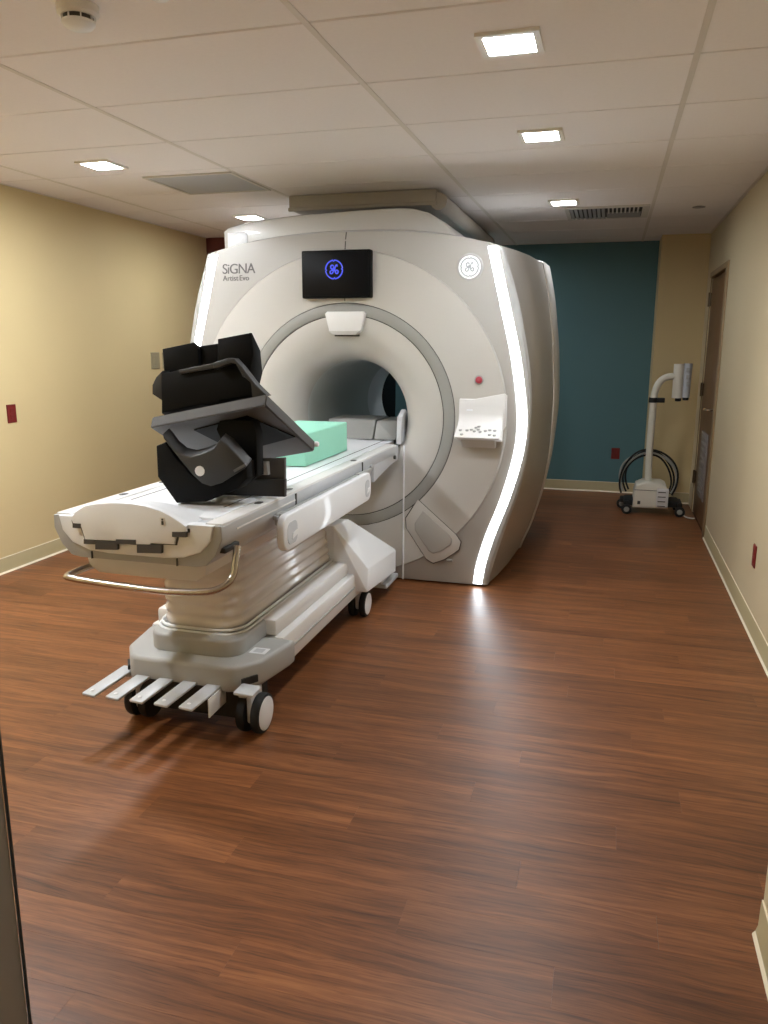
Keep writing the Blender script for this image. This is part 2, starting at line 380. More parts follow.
# door in the right wall (far right) and the steel jamb beside the camera
d1 = struct(box('door_1', (XR+.006, XR+.05), (6.655, 7.615), (.008, 2.07), 'door', bevel=.002))
def dpart(name, x, y, z, m, bevel=0): return box(name, x, y, z, m, d1, bevel)
dpart('frame_jamb', (XR-.014, XR+.12), (6.55, 6.645), (0, 2.085), 'frame', .004)
dpart('frame_jamb', (XR-.006, XR+.12), (7.622, 7.65), (0, 2.085), 'frame', .003)
dpart('frame_head', (XR-.014, XR+.12), (6.55, 7.65), (2.085, 2.13), 'frame', .004)
for z in (.33, 1.12, 1.9):
    bm = bmesh.new(); add_lathe(bm, [(.009, -.06), (.009, .06)], (XR-.012, 7.605, z), 'z', 12, True); add_box(bm, (XR-.008, XR+.02), (7.57, 7.64), (z-.055, z+.055))
    finish('hinge', bm, 'dbrass', d1)
bm = bmesh.new(); add_lathe(bm, [(.028, -.004), (.028, .004)], (XR+.002, 6.74, 1.0), 'x', 20, True)
add_tube(bm, [(XR+.004, 6.74, 1.0), (XR-.045, 6.74, 1.0), (XR-.05, 6.78, 1.0), (XR-.05, 6.87, 1.0)], .009); finish('door_lever', bm, 'steel', d1)
dpart('louver_panel', (XR-.002, XR+.008), (6.9, 7.35), (.22, .78), 'kick', .003)
for i in range(9): dpart('louver_slat', (XR-.007, XR), (6.93, 7.32), (.25+.058*i, .285+.058*i), 'kick', .003)

j = struct(box('door_2', (-.80, -.683), (.57, .705), (0, 2.3), 'jamb', bevel=.006)); 
box('jamb_stop', (-.80, -.674), (.50, .575), (0, 2.3), 'jamb', j, .004)
box('jamb_gasket', (-.685, -.681), (.7045, .7065), (0, 2.3), 'groove', j)
lathe('screw_hole', [(.006, 0), (.006, .004), (.0035, .005)], (-.70, .7045, .655), 'groove', j, 'y', 14)
lathe('screw_head', [(.005, 0), (.004, .004), (.001, .005)], (-.70, .7045, .635), 'steel', j, 'y', 14)

# duct box hung from the ceiling above the scanner
du = empty('ceiling_duct', (-1.66, 6.3, H), 'grey boxed duct under the ceiling tiles above the scanner', 'duct')
box('duct_box', (-2.19, -1.16), (5.285, 7.5), (2.405, H-.004), 'duct', du, .006)
tube('duct_pipe', [(-1.145, 5.30, 2.42), (-1.145, 6.0, 2.42), (-1.145, 7.5, 2.42)], .055, 'duct', du, 20)
box('duct_flange', (-2.195, -1.155), (5.278, 5.30), (2.395, 2.42), 'duct', du, .005)

# ------------------------------------------------------------------ ceiling fittings
LP = [(-.39, 2.90, 'square recessed ceiling light nearest the viewer, top centre right'), (-.39, 4.13, 'square recessed ceiling light second in the right row, before the scanner'),
      (-.39, 6.01, 'square recessed ceiling light beside the slotted air vent'), (-2.85, 4.13, 'square recessed ceiling light near the beige left wall'),
      (-2.85, 6.06, 'square recessed ceiling light low behind the left top of the scanner'), (-2.85, 2.90, 'square recessed ceiling light just outside the left edge of the picture'),
      (-2.85, 1.67, 'square recessed ceiling light nearest the front wall, outside the picture'), (-.30, -.75, 'square recessed ceiling light added unseen over the doorway passage behind the viewer'),  # passage light is added, unseen, to brighten the jamb and near floor
      (-1.65, 7.90, 'square recessed ceiling light added unseen behind the scanner')]  # added, unseen, to brighten the bore from the rear
for n_, (x, y, lab) in enumerate(LP):
    t = empty('ceiling_light', (x, y, H-.012), lab, 'ceiling light', 'square recessed downlights')
    bm = bmesh.new(); o_, i_ = .105, .082
    for a, b in (((x-o_, x+o_), (y-o_, y-i_)), ((x-o_, x+o_), (y+i_, y+o_)), ((x-o_, x-i_), (y-i_, y+i_)), ((x+i_, x+o_), (y-i_, y+i_))): add_box(bm, a, b, (H-.012, H-.0005))
    finish('lamp_frame', bm, 'lamp_trim', t, smooth=False)
    box('lamp_lens', (x-i_, x+i_), (y-i_, y+i_), (H-.006, H-.001), 'lens%d' % n_, t, smooth=False)

v = empty('air_vent', (-.1, 6.53, H-.014), 'slotted square air supply vent in the ceiling near the teal wall', 'air vent')
vx0, vx1, vy0, vy1 = -.40, .205, 6.26, 6.80
boxes('vent_frame', [((vx0, vx1), (vy0, vy0+.03), (H-.014, H-.001)), ((vx0, vx1), (vy1-.03, vy1), (H-.014, H-.001)), ((vx0, vx0+.03), (vy0+.03, vy1-.03), (H-.014, H-.001)), ((vx1-.05, vx1), (vy0+.03, vy1-.03), (H-.014, H-.001))], 'metal', v, smooth=False)
box('vent_backing', (vx0+.03, vx1-.05), (vy0+.03, vy1-.03), (H-.004, H-.0015), 'vent_dark', v, smooth=False)
for i in range(8): rbox('vent_slat', (-.355+.033*i, 6.53, H-.011), (.026, .47, .003), (0, .35, 0), 'vent_grey', v)
for i in range(8): rbox('vent_slat', (-.085+.030*i, 6.41, H-.011), (.011, .22, .012), (0, 0, 0), 'metal', v)
box('vent_plate', (-.10, .15), (6.54, 6.765), (H-.013, H-.0045), 'vent_grey', v, .002)

g = empty('return_grille', (-2.52, 4.77, H-.01), 'grey perforated return air panel in the ceiling left of the scanner', 'air grille')
boxes('grille_frame', [((-2.82, -2.22), (4.49, 4.51), (H-.01, H-.001)), ((-2.82, -2.22), (5.04, 5.06), (H-.01, H-.001)), ((-2.82, -2.80), (4.51, 5.04), (H-.01, H-.001)), ((-2.24, -2.22), (4.51, 5.04), (H-.01, H-.001))], 'metal', g, smooth=False)
box('grille_panel', (-2.80, -2.24), (4.51, 5.04), (H-.005, H-.001), 'perf', g, smooth=False)

s = empty('smoke_detector', (-1.615, 2.272, H), 'round white smoke detector on the ceiling at top left', 'smoke detector')
lathe('detector_base', [(.062, -.0005), (.062, -.022), (.052, -.030)], (-1.615, 2.272, H), 'white2', s, n=36)
lathe('detector_slots', [(.044, -.030), (.044, -.046)], (-1.615, 2.272, H), 'groove', s, n=36)
lathe('detector_head', [(.049, -.043), (.049, -.050), (.04, -.060), (.022, -.066), (.006, -.068)], (-1.615, 2.272, H), 'white', s, n=36)
for k in range(8):
    a = k*math.pi/4; rbox('detector_rib', (-1.615+.046*math.cos(a), 2.272+.046*math.sin(a), H-.037), (.006, .003, .016), (0, 0, a), 'white', s)
s = empty('ceiling_fitting', (-1.295, 2.205, H), 'small round white ceiling fitting cut by the top edge of the picture', 'ceiling fitting')
lathe('fitting_base', [(.05, -.0005), (.05, -.012), (.04, -.02)], (-1.295, 2.205, H), 'white2', s, n=32)
lathe('fitting_dome', [(.036, -.02), (.033, -.032), (.02, -.042), (.005, -.046)], (-1.295, 2.205, H), 'white', s, n=32)
s = empty('sprinkler_cover', (.55, 6.46, H), 'small flat sprinkler cover on the ceiling at the far right', 'sprinkler')
lathe('cover_disc', [(.045, -.004), (.043, -.008), (.01, -.010)], (.55, 6.46, H), 'vent_grey', s, n=28)
lathe('cover_neck', [(.03, -.0005), (.03, -.004)], (.55, 6.46, H), 'groove', s, n=20)

# ------------------------------------------------------------------ outlets on the walls
def wall_plate(name, c, n, w, h, m, label, cat, slots=2, slot_m='groove', group=None):
    c, n = Vector(c), Vector(n); t = Vector((-n.y, n.x, 0)); e = empty(name, c, label, cat, group)
    def slab(nm, du_, dz, hw, hh, d0, d1, mm):
        bm = bmesh.new()
        A = [bm.verts.new(c+t*(du_+a*hw)+Vector((0, 0, dz+b*hh))+n*d0) for a, b in ((-1, -1), (1, -1), (1, 1), (-1, 1))]
        k = .0025
        B = [bm.verts.new(c+t*(du_+a*(hw-k))+Vector((0, 0, dz+b*(hh-k)))+n*d1) for a, b in ((-1, -1), (1, -1), (1, 1), (-1, 1))]
        bm.faces.new(A); bm.faces.new(B)
        for i in range(4): bm.faces.new((A[i], A[(i+1) % 4], B[(i+1) % 4], B[i]))
        finish(nm, bm, mm, e, smooth=False)
    slab('cover_plate', 0, 0, w/2, h/2, .0005, .007, m)
    if slots == 2:
        for dz in (-.022, .022):
            slab('socket', 0, dz*h/.12, .016, .015*h/.12, .0065, .009, m)
            for sx in (-.006, .006): slab('socket_slot', sx, dz*h/.12+.002, .0015, .005, .0085, .0095, slot_m)
    else:
        slab('rocker', 0, 0, w*.27, h*.3, .0065, .011, m)
wall_plate('wall_outlet', (XL, 4.345, 1.046), (1, 0, 0), .082, .122, 'redplate', 'red electrical outlet alone on the beige left wall', 'outlet', group='red emergency outlets')
wall_plate('wall_outlet', (XR, 4.443, .402), (-1, 0, 0), .078, .122, 'redplate', 'red electrical outlet low on the right wall', 'outlet', group='red emergency outlets')
wall_plate('wall_outlet', (.103, YB, .407), (0, -1, 0), .085, .115, 'redplate', 'red electrical outlet low on the teal back wall', 'outlet', group='red emergency outlets')
wall_plate('wall_switch', (XL, 6.12, 1.36), (1, 0, 0), .13, .14, 'plate', 'grey wall switch plate on the left wall, left of its twin', 'switch', slots=1)
wall_plate('wall_switch', (XL, 6.30, 1.36), (1, 0, 0), .13, .14, 'plate', 'grey wall switch plate on the left wall, half hidden by the black coil', 'switch', slots=1)

# ------------------------------------------------------------------ scanner
XC, ZC, YG = -1.595, 1.052, 4.71
sc = empty('mri_scanner', (XC, 5.5, 0), 'large white ring-shaped imaging scanner with lit edge strips and round bore', 'scanner')
W_STRIP = [(0, .866), (.159, .888), (.364, .947), (.515, 1.007), (.699, 1.062), (.885, 1.105), (1.066, 1.116), (1.214, 1.098), (1.447, 1.059), (1.734, .985), (2.06, .903), (2.3, .84)]
W_BEZ = [(0, .918), (.101, .945), (.369, 1.02), (.628, 1.103), (.879, 1.153), (1.182, 1.158), (1.418, 1.131), (1.764, 1.056), (2.048, .96), (2.3, .88)]
W_LIP = [(0, 1.0), (.2, 1.09), (.478, 1.165), (.754, 1.205), (1.118, 1.217), (1.54, 1.19), (1.884, 1.139), (2.053, 1.10), (2.3, 1.02)]
W_REAR = [(0, 1.0), (.2, 1.09), (.408, 1.15), (.704, 1.205), (1.092, 1.236), (1.469, 1.217), (1.837, 1.17), (2.068, 1.12), (2.3, 1.04)]
Z0 = .012
def sec(Y, wf, zc, ztop, K=34, T=30, B=16, yedge=0):
    pts = []
    for i in range(K+1):
        z = Z0+(zc-Z0)*i/K; pts.append((wf(z), z))
    wc = wf(zc)
    for i in range(1, T):
        x = wc*(1-2*i/T); pts.append((x, zc+(ztop-zc)*(1-abs(x/wc)**2.5)))
    for i in range(K, -1, -1):
        z = Z0+(zc-Z0)*i/K; pts.append((-wf(z), z))
    w0 = wf(Z0)
    for i in range(1, B): pts.append((-w0+2*w0*i/B, Z0))
    return [(XC+x, Y, z) for x, z in pts]
fs = lambda tab, d=0: (lambda z: smooth_tab(tab, z)+d)
S0 = sec(4.748, fs(W_STRIP, .034), 2.072, 2.172)
def circ_like(S, r, Y):
    out = []
    for x, y, z in S:
        a = math.atan2(z-ZC, x-XC); out.append((XC+r*math.cos(a), Y, ZC+r*math.sin(a)))
    return out
def mixs(A, B, t, Y): return [(a[0]+(b[0]-a[0])*t, Y, a[2]+(b[2]-a[2])*t) for a, b in zip(A, B)]
C70, C100, C102 = circ_like(S0, .704, YG), circ_like(S0, 1.012, YG), circ_like(S0, 1.02, YG+.012)
fc_secs = [circ_like(S0, .704, YG+.02), C70, circ_like(S0, .86, YG-.002), C100, C102, mixs(C102, S0, .5, YG+.02), S0]
front = loft('front_cover', fc_secs, 'face', sc)
front.data.materials.append(M['disc'])
_n = len(S0)
bvh_v = [Vector(p) for s_ in fc_secs[1:] for p in s_]
bvh_f = [(a*_n+i, a*_n+(i+1) % _n, (a+1)*_n+(i+1) % _n, (a+1)*_n+i) for a in range(len(fc_secs)-2) for i in range(_n)]
FACE = BVHTree.FromPolygons(bvh_v, bvh_f)
for p in front.data.polygons:      # the round centre field is a shade lighter than the outer cover
    c = p.center+front.location+ORG['mri_scanner']
    if math.hypot(c.x-XC, c.z-ZC) < 1.0: p.material_index = 1
def face_y(x, z):
    h = FACE.ray_cast(Vector((x, 4.0, z)), Vector((0, 1, 0))); return h[0].y if h[0] is not None else YG
S1 = sec(4.772, fs(W_BEZ), 2.062, 2.185)
loft('edge_bezel', [S0, [(x, 4.752, z) for x, y, z in mixs(S0, S1, .5, 0)], S1], 'bezel', sc)
def mixw(t): return lambda z: smooth_tab(W_BEZ, z)*(1-t)+smooth_tab(W_LIP, z)*t
side_secs = [S1, sec(4.83, mixw(.05), 2.062, 2.195), sec(5.0, mixw(.35), 2.066, 2.205), sec(5.3, mixw(.7), 2.066, 2.21), sec(5.74, mixw(1), 2.06, 2.21)]
loft('side_cover', side_secs, 'side', sc)
loft('cover_seam', [sec(5.735, fs(W_LIP, -.006), 2.055, 2.205), sec(5.76, fs(W_LIP, -.006), 2.055, 2.205)], 'groove', sc)
rs = [sec(5.75, fs(W_LIP, -.02), 2.05, 2.20), sec(5.75, fs(W_LIP, .006), 2.065, 2.215), sec(5.765, fs(W_LIP, .014), 2.07, 2.22), sec(6.15, fs(W_REAR), 2.075, 2.22), sec(6.3, fs(W_REAR, -.03), 2.05, 2.19), sec(6.38, fs(W_REAR, -.14), 1.95, 2.09)]
rs += [circ_like(rs[-1], .62, 6.38), circ_like(rs[-1], .60, 6.78), circ_like(rs[-1], .56, 6.82), circ_like(rs[-1], .40, 6.82), circ_like(rs[-1], .355, 6.76)]
loft('rear_cover', rs, 'shell', sc)
# light strips up both edges
for sgn in (1, -1):
    f = fs(W_STRIP); A = []; n = 44
    bm = bmesh.new(); rows = []
    for i in range(n+1):
        z = .02+(2.064-.02)*i/n; hw = .027
        row = []
        for dx, dy in ((-hw, .004), (-hw, -.003), (hw, -.003), (hw, .004)):
            x = XC+sgn*(f(z)-.006+dx); row.append(bm.verts.new((x, face_y(x, z)+dy, z)))
        rows.append(row)
    for a, b in zip(rows, rows[1:]):
        for k in range(3): bm.faces.new((a[k], a[k+1], b[k+1], b[k]))
    bm.faces.new(rows[0]); bm.faces.new(rows[-1])
    o = finish('light_strip', bm, 'strip', sc); o['label'] = 'glowing white light strip along the cover edge'
# ring, grooves, flare, bore
CN = 96
def ylathe(name, prof, m, **k): return lathe(name, prof, (XC, 0, ZC), m, sc, 'y', CN, False, **k)
o = ylathe('face_ring', [(.699, YG+.02), (.699, YG-.003), (.690, YG-.006), (.640, YG-.006), (.634, YG-.003), (.634, YG+.02)], 'ring'); o['label'] = 'grey ring around the bore opening'
ylathe('ring_groove', [(.706, YG+.006), (.697, YG+.006)], 'groove'); ylathe('ring_groove', [(.636, YG+.006), (.624, YG+.006)], 'groove')
ylathe('bore_flare', [(.628, YG+.02), (.628, YG-.001), (.60, YG-.004), (.54, YG), (.48, YG+.014), (.435, YG+.04), (.40, YG+.075), (.375, YG+.12), (.362, YG+.18), (.356, YG+.26)], 'disc', angle=60)
ylathe('bore_tunnel', [(.356, YG+.255), (.352, 5.2), (.352, 6.33)], 'bore')
ylathe('rear_bore_trim', [(.351, 6.325), (.346, 6.34), (.346, 6.74), (.358, 6.77)], 'white')
# line of the cover split above the screen and below the ring
for z0, z1 in ((1.765, 1.80), (2.05, 2.172)):
    bm = bmesh.new(); rows = []
    for i in range(5):
        z = z0+(z1-z0)*i/4; y_ = face_y(XC, min(z, 2.168)); rows.append([bm.verts.new((XC-.003, y_-.001, z)), bm.verts.new((XC+.003, y_-.001, z)), bm.verts.new((XC+.003, y_+.002, z)), bm.verts.new((XC-.003, y_+.002, z))])
    for a, b in zip(rows, rows[1:]):
        for k in range(4): bm.faces.new((a[k], a[(k+1) % 4], b[(k+1) % 4], b[k]))
    finish('cover_split', bm, 'groove', sc)
# upper cover behind the top edge
tp = [(-.935, 2.03), (-.94, 2.235), (-.90, 2.262), (-.75, 2.292), (-.45, 2.318), (0, 2.334), (.25, 2.338), (.36, 2.33), (.46, 2.30), (.57, 2.235), (.66, 2.14), (.68, 2.03)]
prism('top_cover', [(XC+x, z) for x, z in tp], 4.97, 5.62, 'shell', sc, bevel=.02, seg=3)
box('top_hatch', (-2.50, -2.36), (4.962, 4.975), (2.11, 2.225), 'white', sc, .004)
# bed inside the bore
prism('bore_bed', [(XC-.30, .80), (XC+.30, .80), (XC+.315, .855), (XC+.26, .872), (XC-.26, .872), (XC-.315, .855)], 4.90, 6.2, 'pgrey', sc)
prism('bore_flange', [(4.74, .89), (4.90, .89), (4.90, 1.08), (4.86, 1.10), (4.76, 1.06)], -1.272, -1.238, 'lgrey', sc, 'yz', .006)
# handle at the top of the flare
prism('top_handle', [(-1.715, 1.688), (-1.70, 1.702), (-1.47, 1.702), (-1.455, 1.688), (-1.482, 1.585), (-1.51, 1.565), (-1.665, 1.565), (-1.688, 1.585)], 4.672, 4.715, 'white2', sc, bevel=.008)
prism('handle_lip', [(-1.686, 1.587), (-1.484, 1.587), (-1.512, 1.562), (-1.66, 1.562)], 4.655, 4.68, 'shell', sc, bevel=.005)
box('handle_shadow_gap', (-1.66, -1.50), (4.70, 4.7125), (1.553, 1.564), 'groove', sc)
# lettering
tl = on_y(222.5, 274, 4.735); t2 = on_y(223.5, 281, 4.735); t3 = Vector((on_y(240, 281, 4.735).x, 4.735, t2.z))
text_mesh('lettering', 'SiGNA', .088, 'ink', sc, tl, conform=FACE, spacing=.90)
text_mesh('lettering', 'Artist', .047, 'ink', sc, t2, conform=FACE)
text_mesh('lettering', 'Evo', .047, 'ink', sc, t3, conform=FACE)
# round emblem: ring with curls and a two-letter script monogram
def emblem(name, cx, cz, R, yf, m, parent, r):
    bm = bmesh.new()
    P = lambda u, w: (cx+u*R, yf(cx+u*R, cz+w*R), cz+w*R)
    for k in range(4):
        a0 = math.radians(90*k+6); arc = [(math.cos(a0+math.radians(80)*i/12), math.sin(a0+math.radians(80)*i/12)) for i in range(13)]
        e_ = math.radians(90*k+90); arc += [(.93*math.cos(e_+.02), .93*math.sin(e_+.02)), (.89*math.cos(e_+.14), .89*math.sin(e_+.14))]
        add_tube(bm, [P(*q) for q in arc], r, 6)
    G = [(-.02, .30), (-.16, .46), (-.36, .40), (-.38, .16), (-.18, .04), (-.02, .22), (-.06, -.10), (-.20, -.40), (-.42, -.42), (-.46, -.20), (-.22, -.06), (.02, .02), (.10, .14)]
    E_ = [(.36, .30), (.36, .48), (.22, .44), (.12, .18), (.10, -.10), (.20, -.38), (.40, -.42), (.48, -.20), (.32, -.06), (.20, -.18)]
    for L_ in (G, E_): add_tube(bm, [P(q.x, q.y) for q in smooth_path([(a, b, 0) for a, b in L_], 4)], r, 6)
    return finish(name, bm, m, parent)
# screen
sl = on_y(301.5, 251, 4.66); sr = on_y(370.5, 297.5, 4.66)
scr = box('display_screen', (sl.x, sr.x), (4.655, 4.715), (sr.z, sl.z), 'black', sc, .008, 3); scr['label'] = 'black display screen above the bore'
box('screen_glass', (sl.x+.012, sr.x-.012), (4.652, 4.657), (sr.z+.014, sl.z-.012), 'screen', scr, .001)
sp = on_y(334, 269.5, 4.65)
emblem('screen_emblem', sp.x, sp.z, .054, lambda x, z: 4.651, 'blue', scr, .0042)
# badge
bp_ = on_y(469.5, 267, 4.72); by = face_y(bp_.x, bp_.z)
bd = lathe('round_badge', [(.079, by+.012), (.079, by-.002), (.072, by-.006), (.066, by-.006)], (bp_.x, 0, bp_.z), 'bezel', sc, 'y', 40, False)
lathe('badge_disc', [(.067, by+.01), (.067, by-.005), (.001, by-.005)], (bp_.x, 0, bp_.z), 'white_mark', bd, 'y', 40, False)
emblem('badge_emblem', bp_.x, bp_.z, .052, lambda x, z: by-.006, 'badge_line', bd, .0035)
# red button
rp = on_y(479, 380, 4.705)
o = lathe('emergency_button', [(.021, YG), (.021, YG-.010), (.018, YG-.018), (.01, YG-.022), (.001, YG-.023)], (rp.x, 0, rp.z), 'red', sc, 'y', 28, False); o['label'] = 'red button'
lathe('button_collar', [(.028, YG+.002), (.028, YG-.005), (.021, YG-.006)], (rp.x, 0, rp.z), 'bezel', o, 'y', 28, False)
# control console on the right of the bore
con = prism('control_console', [(4.712, 1.19), (4.700, 1.18), (4.698, 1.10), (4.688, 1.06), (4.665, 1.035), (4.565, .980), (4.556, .970), (4.563, .960), (4.65, .945), (4.712, .93)], -.868, -.598, 'white2', sc, 'yz', .008, 3)
con['label'] = 'white control shelf with keypad'
prism('console_bracket', [(4.712, .95), (4.63, .955), (4.66, .90), (4.712, .895)], -.84, -.635, 'shell', con, 'yz', .006)
prism('console_back', [(-.862, 1.10), (-.862, 1.168), (-.595, 1.222), (-.58, 1.21), (-.580, 1.03), (-.60, 1.0), (-.862, 1.0)], 4.699, 4.713, 'white2', con, bevel=.004)
random.seed(3)
for bx_, by_ in ((-.84, 0), (-.825, -.022), (-.80, 0), (-.775, .004), (-.755, -.004), (-.735, .006), (-.72, -.006), (-.69, 0), (-.665, .005), (-.66, -.02), (-.635, .003), (-.63, -.022), (-.75, .016), (-.735, .022)):
    yy = 4.612+by_*1.7; zz = .980+(yy-4.565)*.55
    lathe('keypad_button', [(.010, zz-.006), (.010, zz+.004), (.008, zz+.006)], (bx_, yy, 0), 'mgrey', con, 'z', 14, True)
box('console_label', (-.82, -.785), (4.694, 4.698), (1.115, 1.125), 'white', con)
# lower right flap
fl_o = [(p.x, p.z) for p in (on_y(a_, b_, 4.705) for a_, b_ in ((405.5, 518), (417.5, 499), (456, 534.5), (461, 542), (459, 550), (445, 559.5), (433, 563.5), (426, 559), (406, 528)))]
cxf, czf = sum(p[0] for p in fl_o)/9, sum(p[1] for p in fl_o)/9
sh = lambda k: [(cxf+(x-cxf)*k, czf+(z-czf)*k) for x, z in fl_o]
fp = prism('access_flap_gap', sh(1.012), YG-.0025, YG+.004, 'groove', sc)
prism('access_flap', sh(.985), YG-.007, YG+.002, 'disc', fp, bevel=.003)
prism('flap_recess', [(cxf+(x-cxf)*.68, czf+(z-czf)*.66+.012) for x, z in fl_o], YG-.014, YG-.004, 'face', fp, bevel=.006, seg=3)
box('flap_latch', (-.925, -.885), (YG-.012, YG), (.160, .178), 'ring', fp, .003)
# cover joint below the ring, right of the table
box('cover_joint', (-1.214, -1.204), (YG-.012, YG+.002), (.02, .345), 'white', sc, .002)
box('dock_cover', (-1.214, -1.204), (YG-.012, YG-.002), (.345, .89), 'white', sc, .002)
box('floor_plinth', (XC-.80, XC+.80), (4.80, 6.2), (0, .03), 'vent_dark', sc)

# ------------------------------------------------------------------ patient table
XT, TY0, TY1 = -1.578, 2.33, 4.69
tb = empty('patient_table', (XT, 3.5, 0), 'white wheeled patient table docked at the scanner, with bellows and foot pedals', 'patient table')
half = [(.337, .893), (.339, .85), (.312, .79), (.275, .754), (.235, .746)]
sect = [(XT+x, z) for x, z in half]+[(XT-x, z) for x, z in half[::-1]]
prism('side_skirt', sect, TY0+.012, TY1-.1, 'lgrey', tb, bevel=.004)
# end face: pale lip inside the grey skirt
inner = [(.309, .898), (.297, .844), (.258, .80), (.19, .777), (.11, .770)]
prism('end_plate', [(XT+x, z) for x, z in inner]+[(XT-x, z) for x, z in inner[::-1]], TY0, TY0+.05, 'white', tb, bevel=.005)
prism('end_lip', [(XT+x, z) for x, z in [(.335, .897), (.337, .85), (.309, .79), (.272, .752), (.235, .745)]]+[(XT-x, z) for x, z in [(.235, .745), (.272, .752), (.309, .79), (.337, .85), (.335, .897)]], TY0+.008, TY0+.03, 'mgrey', tb, bevel=.003)
# cradle with grooves
box('cradle_top', (XT-.262, XT+.262), (TY0+.10, 4.86), (.88, .903), 'white', tb, .006)
for s_ in (-1, 1):
    box('side_rail_top', tuple(sorted((XT+s_*.268, XT+s_*.334))), (TY0+.02, TY1-.05), (.885, .904), 'white2', tb, .006)
    box('cradle_groove', tuple(sorted((XT+s_*.205, XT+s_*.211))), (TY0+.28, 4.8), (.9015, .9036), 'groove', tb)
    for yy in (2.72, 3.02, 3.9):
        prism('strap_slot', rrect(XT+s_*.30, yy, .014, .022, .012), .9035, .9055, 'groove', tb, 'xy')
# arched head cap
arch = [(-.249, .893), (-.225, .918), (-.19, .940), (-.14, .952), (-.08, .959), (0, .962), (.06, .956), (.11, .945), (.15, .930), (.195, .906), (.214, .893)]
front_a = [(XT+x, z) for x, z in arch]
low = [(.214, .875), (.176, .870), (.164, .826), (.07, .823), (.068, .815), (-.015, .815), (-.018, .823), (-.065, .822), (-.195, .817), (-.208, .861), (-.240, .873)]
capP = front_a+[(XT+x, z) for x, z in low]
prism('end_cap', capP, TY0-.012, TY0+.03, 'white', tb, bevel=.004)
secs = []
for Y, k, dz in ((TY0-.006, .985, -.001), (TY0+.07, .95, 0), (TY0+.13, .72, 0), (TY0+.19, .35, 0), (TY0+.25, .10, -.003)):
    secs.append([(XT+x, Y, .893+(z-.893)*k+dz) for x, z in arch]+[(XT+.214, Y, .885), (XT-.249, Y, .885)])
loft('cap_hood', secs, 'white', tb, cap0=True, cap1=True)
prism('cap_gap', [(XT+.222, .884)]+[(XT+x*1.035, z-.004) for x, z in low]+[(XT-.252, .884)], TY0-.003, TY0+.02, 'groove', tb)
for x0_, y0_, x1_, y1_ in ((97.5, 540.5, 119.5, 548.5), (139, 543.5, 163.5, 552), (118, 538.5, 138, 543), (174, 531, 188, 536), (86, 538.5, 97, 543), (75, 522.5, 83, 527)):
    q = [on_y(x0_, y0_, TY0), on_y(x1_, y0_+.5, TY0), on_y(x1_, y1_+.5, TY0), on_y(x0_, y1_, TY0)]
    prism('latch_slot', [(p.x, p.z) for p in q], TY0-.0135, TY0+.01, 'slot', tb)
prism('end_mark', rrect(XT+.125, .905, .010, .015, .003), TY0-.0135, TY0-.0115, 'white2', tb)
bm = bmesh.new(); ex, ez, ey = XT+.125, .905, TY0-.0138
add_lathe(bm, [(.0035, ey), (.0035, ey-.001)], (ex, 0, ez+.008), 'y', 12, True); add_box(bm, (ex-.004, ex+.004), (ey-.001, ey), (ez-.011, ez+.003)); finish('end_mark_figure', bm, 'groove', tb)
# body under the top
hb = [(.25, .75), (.24, .70), (.20, .675), (.0, .672)]
prism('under_body', [(XT+x, z) for x, z in hb]+[(XT-x, z) for x, z in hb[::-1][1:]], TY0+.06, 4.45, 'white2', tb, bevel=.006)
for xx in (-.185, .16): box('body_seam', (XT+xx, XT+xx+.004), (TY0+.002, TY0+.012), (.745, .772), 'groove', tb)
# steel push handle
tube('push_handle', smooth_path([(-1.215, 2.40, .815), (-1.21, 2.372, .77), (-1.212, 2.352, .72), (-1.235, 2.318, .69), (-1.29, 2.285, .677), (-1.45, 2.268, .672), (-1.70, 2.268, .680), (-1.812, 2.272, .686), (-1.836, 2.292, .687), (-1.832, 2.36, .69), (-1.79, 2.46, .70)], 6), .0125, 'steel', tb, 12)
box('handle_slot', (-1.272, -1.240), (2.36, 2.47), (.795, .815), 'vent_dark', tb, .004)
# bellows
bm = bmesh.new(); R = []; nf = 7; zb0, zb1 = .365, .70
for i in range(nf*4+1):
    t = i/(nf*4); z = zb0+(zb1-zb0)*t; ph = (i % 4)
    d = {0: 0, 1: .007, 2: .009, 3: .007}[ph]
    R.append([bm.verts.new((x, y_, z)) for x, y_ in rrect(XT+.018, 3.30, .168+d, .60+d, .09, 6)])
for A, B in zip(R, R[1:]):
    n = len(A)
    for i in range(n): bm.faces.new((A[i], A[(i+1) % n], B[(i+1) % n], B[i]))
o = finish('bellows', bm, 'bellow', tb, angle=80); o['label'] = 'pleated pale vinyl bellows'
for z_, d in ((.362, .03), (.376, .022)):
    tube('bellows_bead', [(x, y_, z_) for x, y_ in rrect(XT+.018, 3.30, .168+d, .60+d, .10, 6)], .006, 'white', tb, 8, closed=True)
# base covers and chassis
XB = -1.545
lower = [(-.20, 2.53), (.20, 2.53), (.235, 2.545), (.30, 2.64), (.335, 2.84), (.335, 2.88), (-.335, 2.88), (-.335, 2.84), (-.30, 2.64), (-.235, 2.545)]
prism('base_cover', [(XB+x, y_) for x, y_ in lower], .185, .292, 'mgrey', tb, 'xy', .018, seg=3)
prism('base_step', rrect(XB, 2.86, .205, .245, .08), .285, .362, 'mgrey', tb, 'xy', .012, seg=3)
for s_ in (-1, 1):
    box('chassis_beam', tuple(sorted((XT+s_*.12, XT+s_*.318))), (2.885, 4.0), (.155, .29), 'white2', tb, .012)
    box('chassis_ledge', tuple(sorted((XT+s_*.12, XT+s_*.285))), (2.885, 3.93), (.29, .365), 'white2', tb, .014)
    box('chassis_strip', tuple(sorted((XT+s_*.318, XT+s_*.322))), (2.90, 3.85), (.215, .223), 'mgrey', tb)
box('under_tray', (XB-.24, XB+.22), (2.60, 2.86), (.045, .188), 'vent_dark', tb, .01)
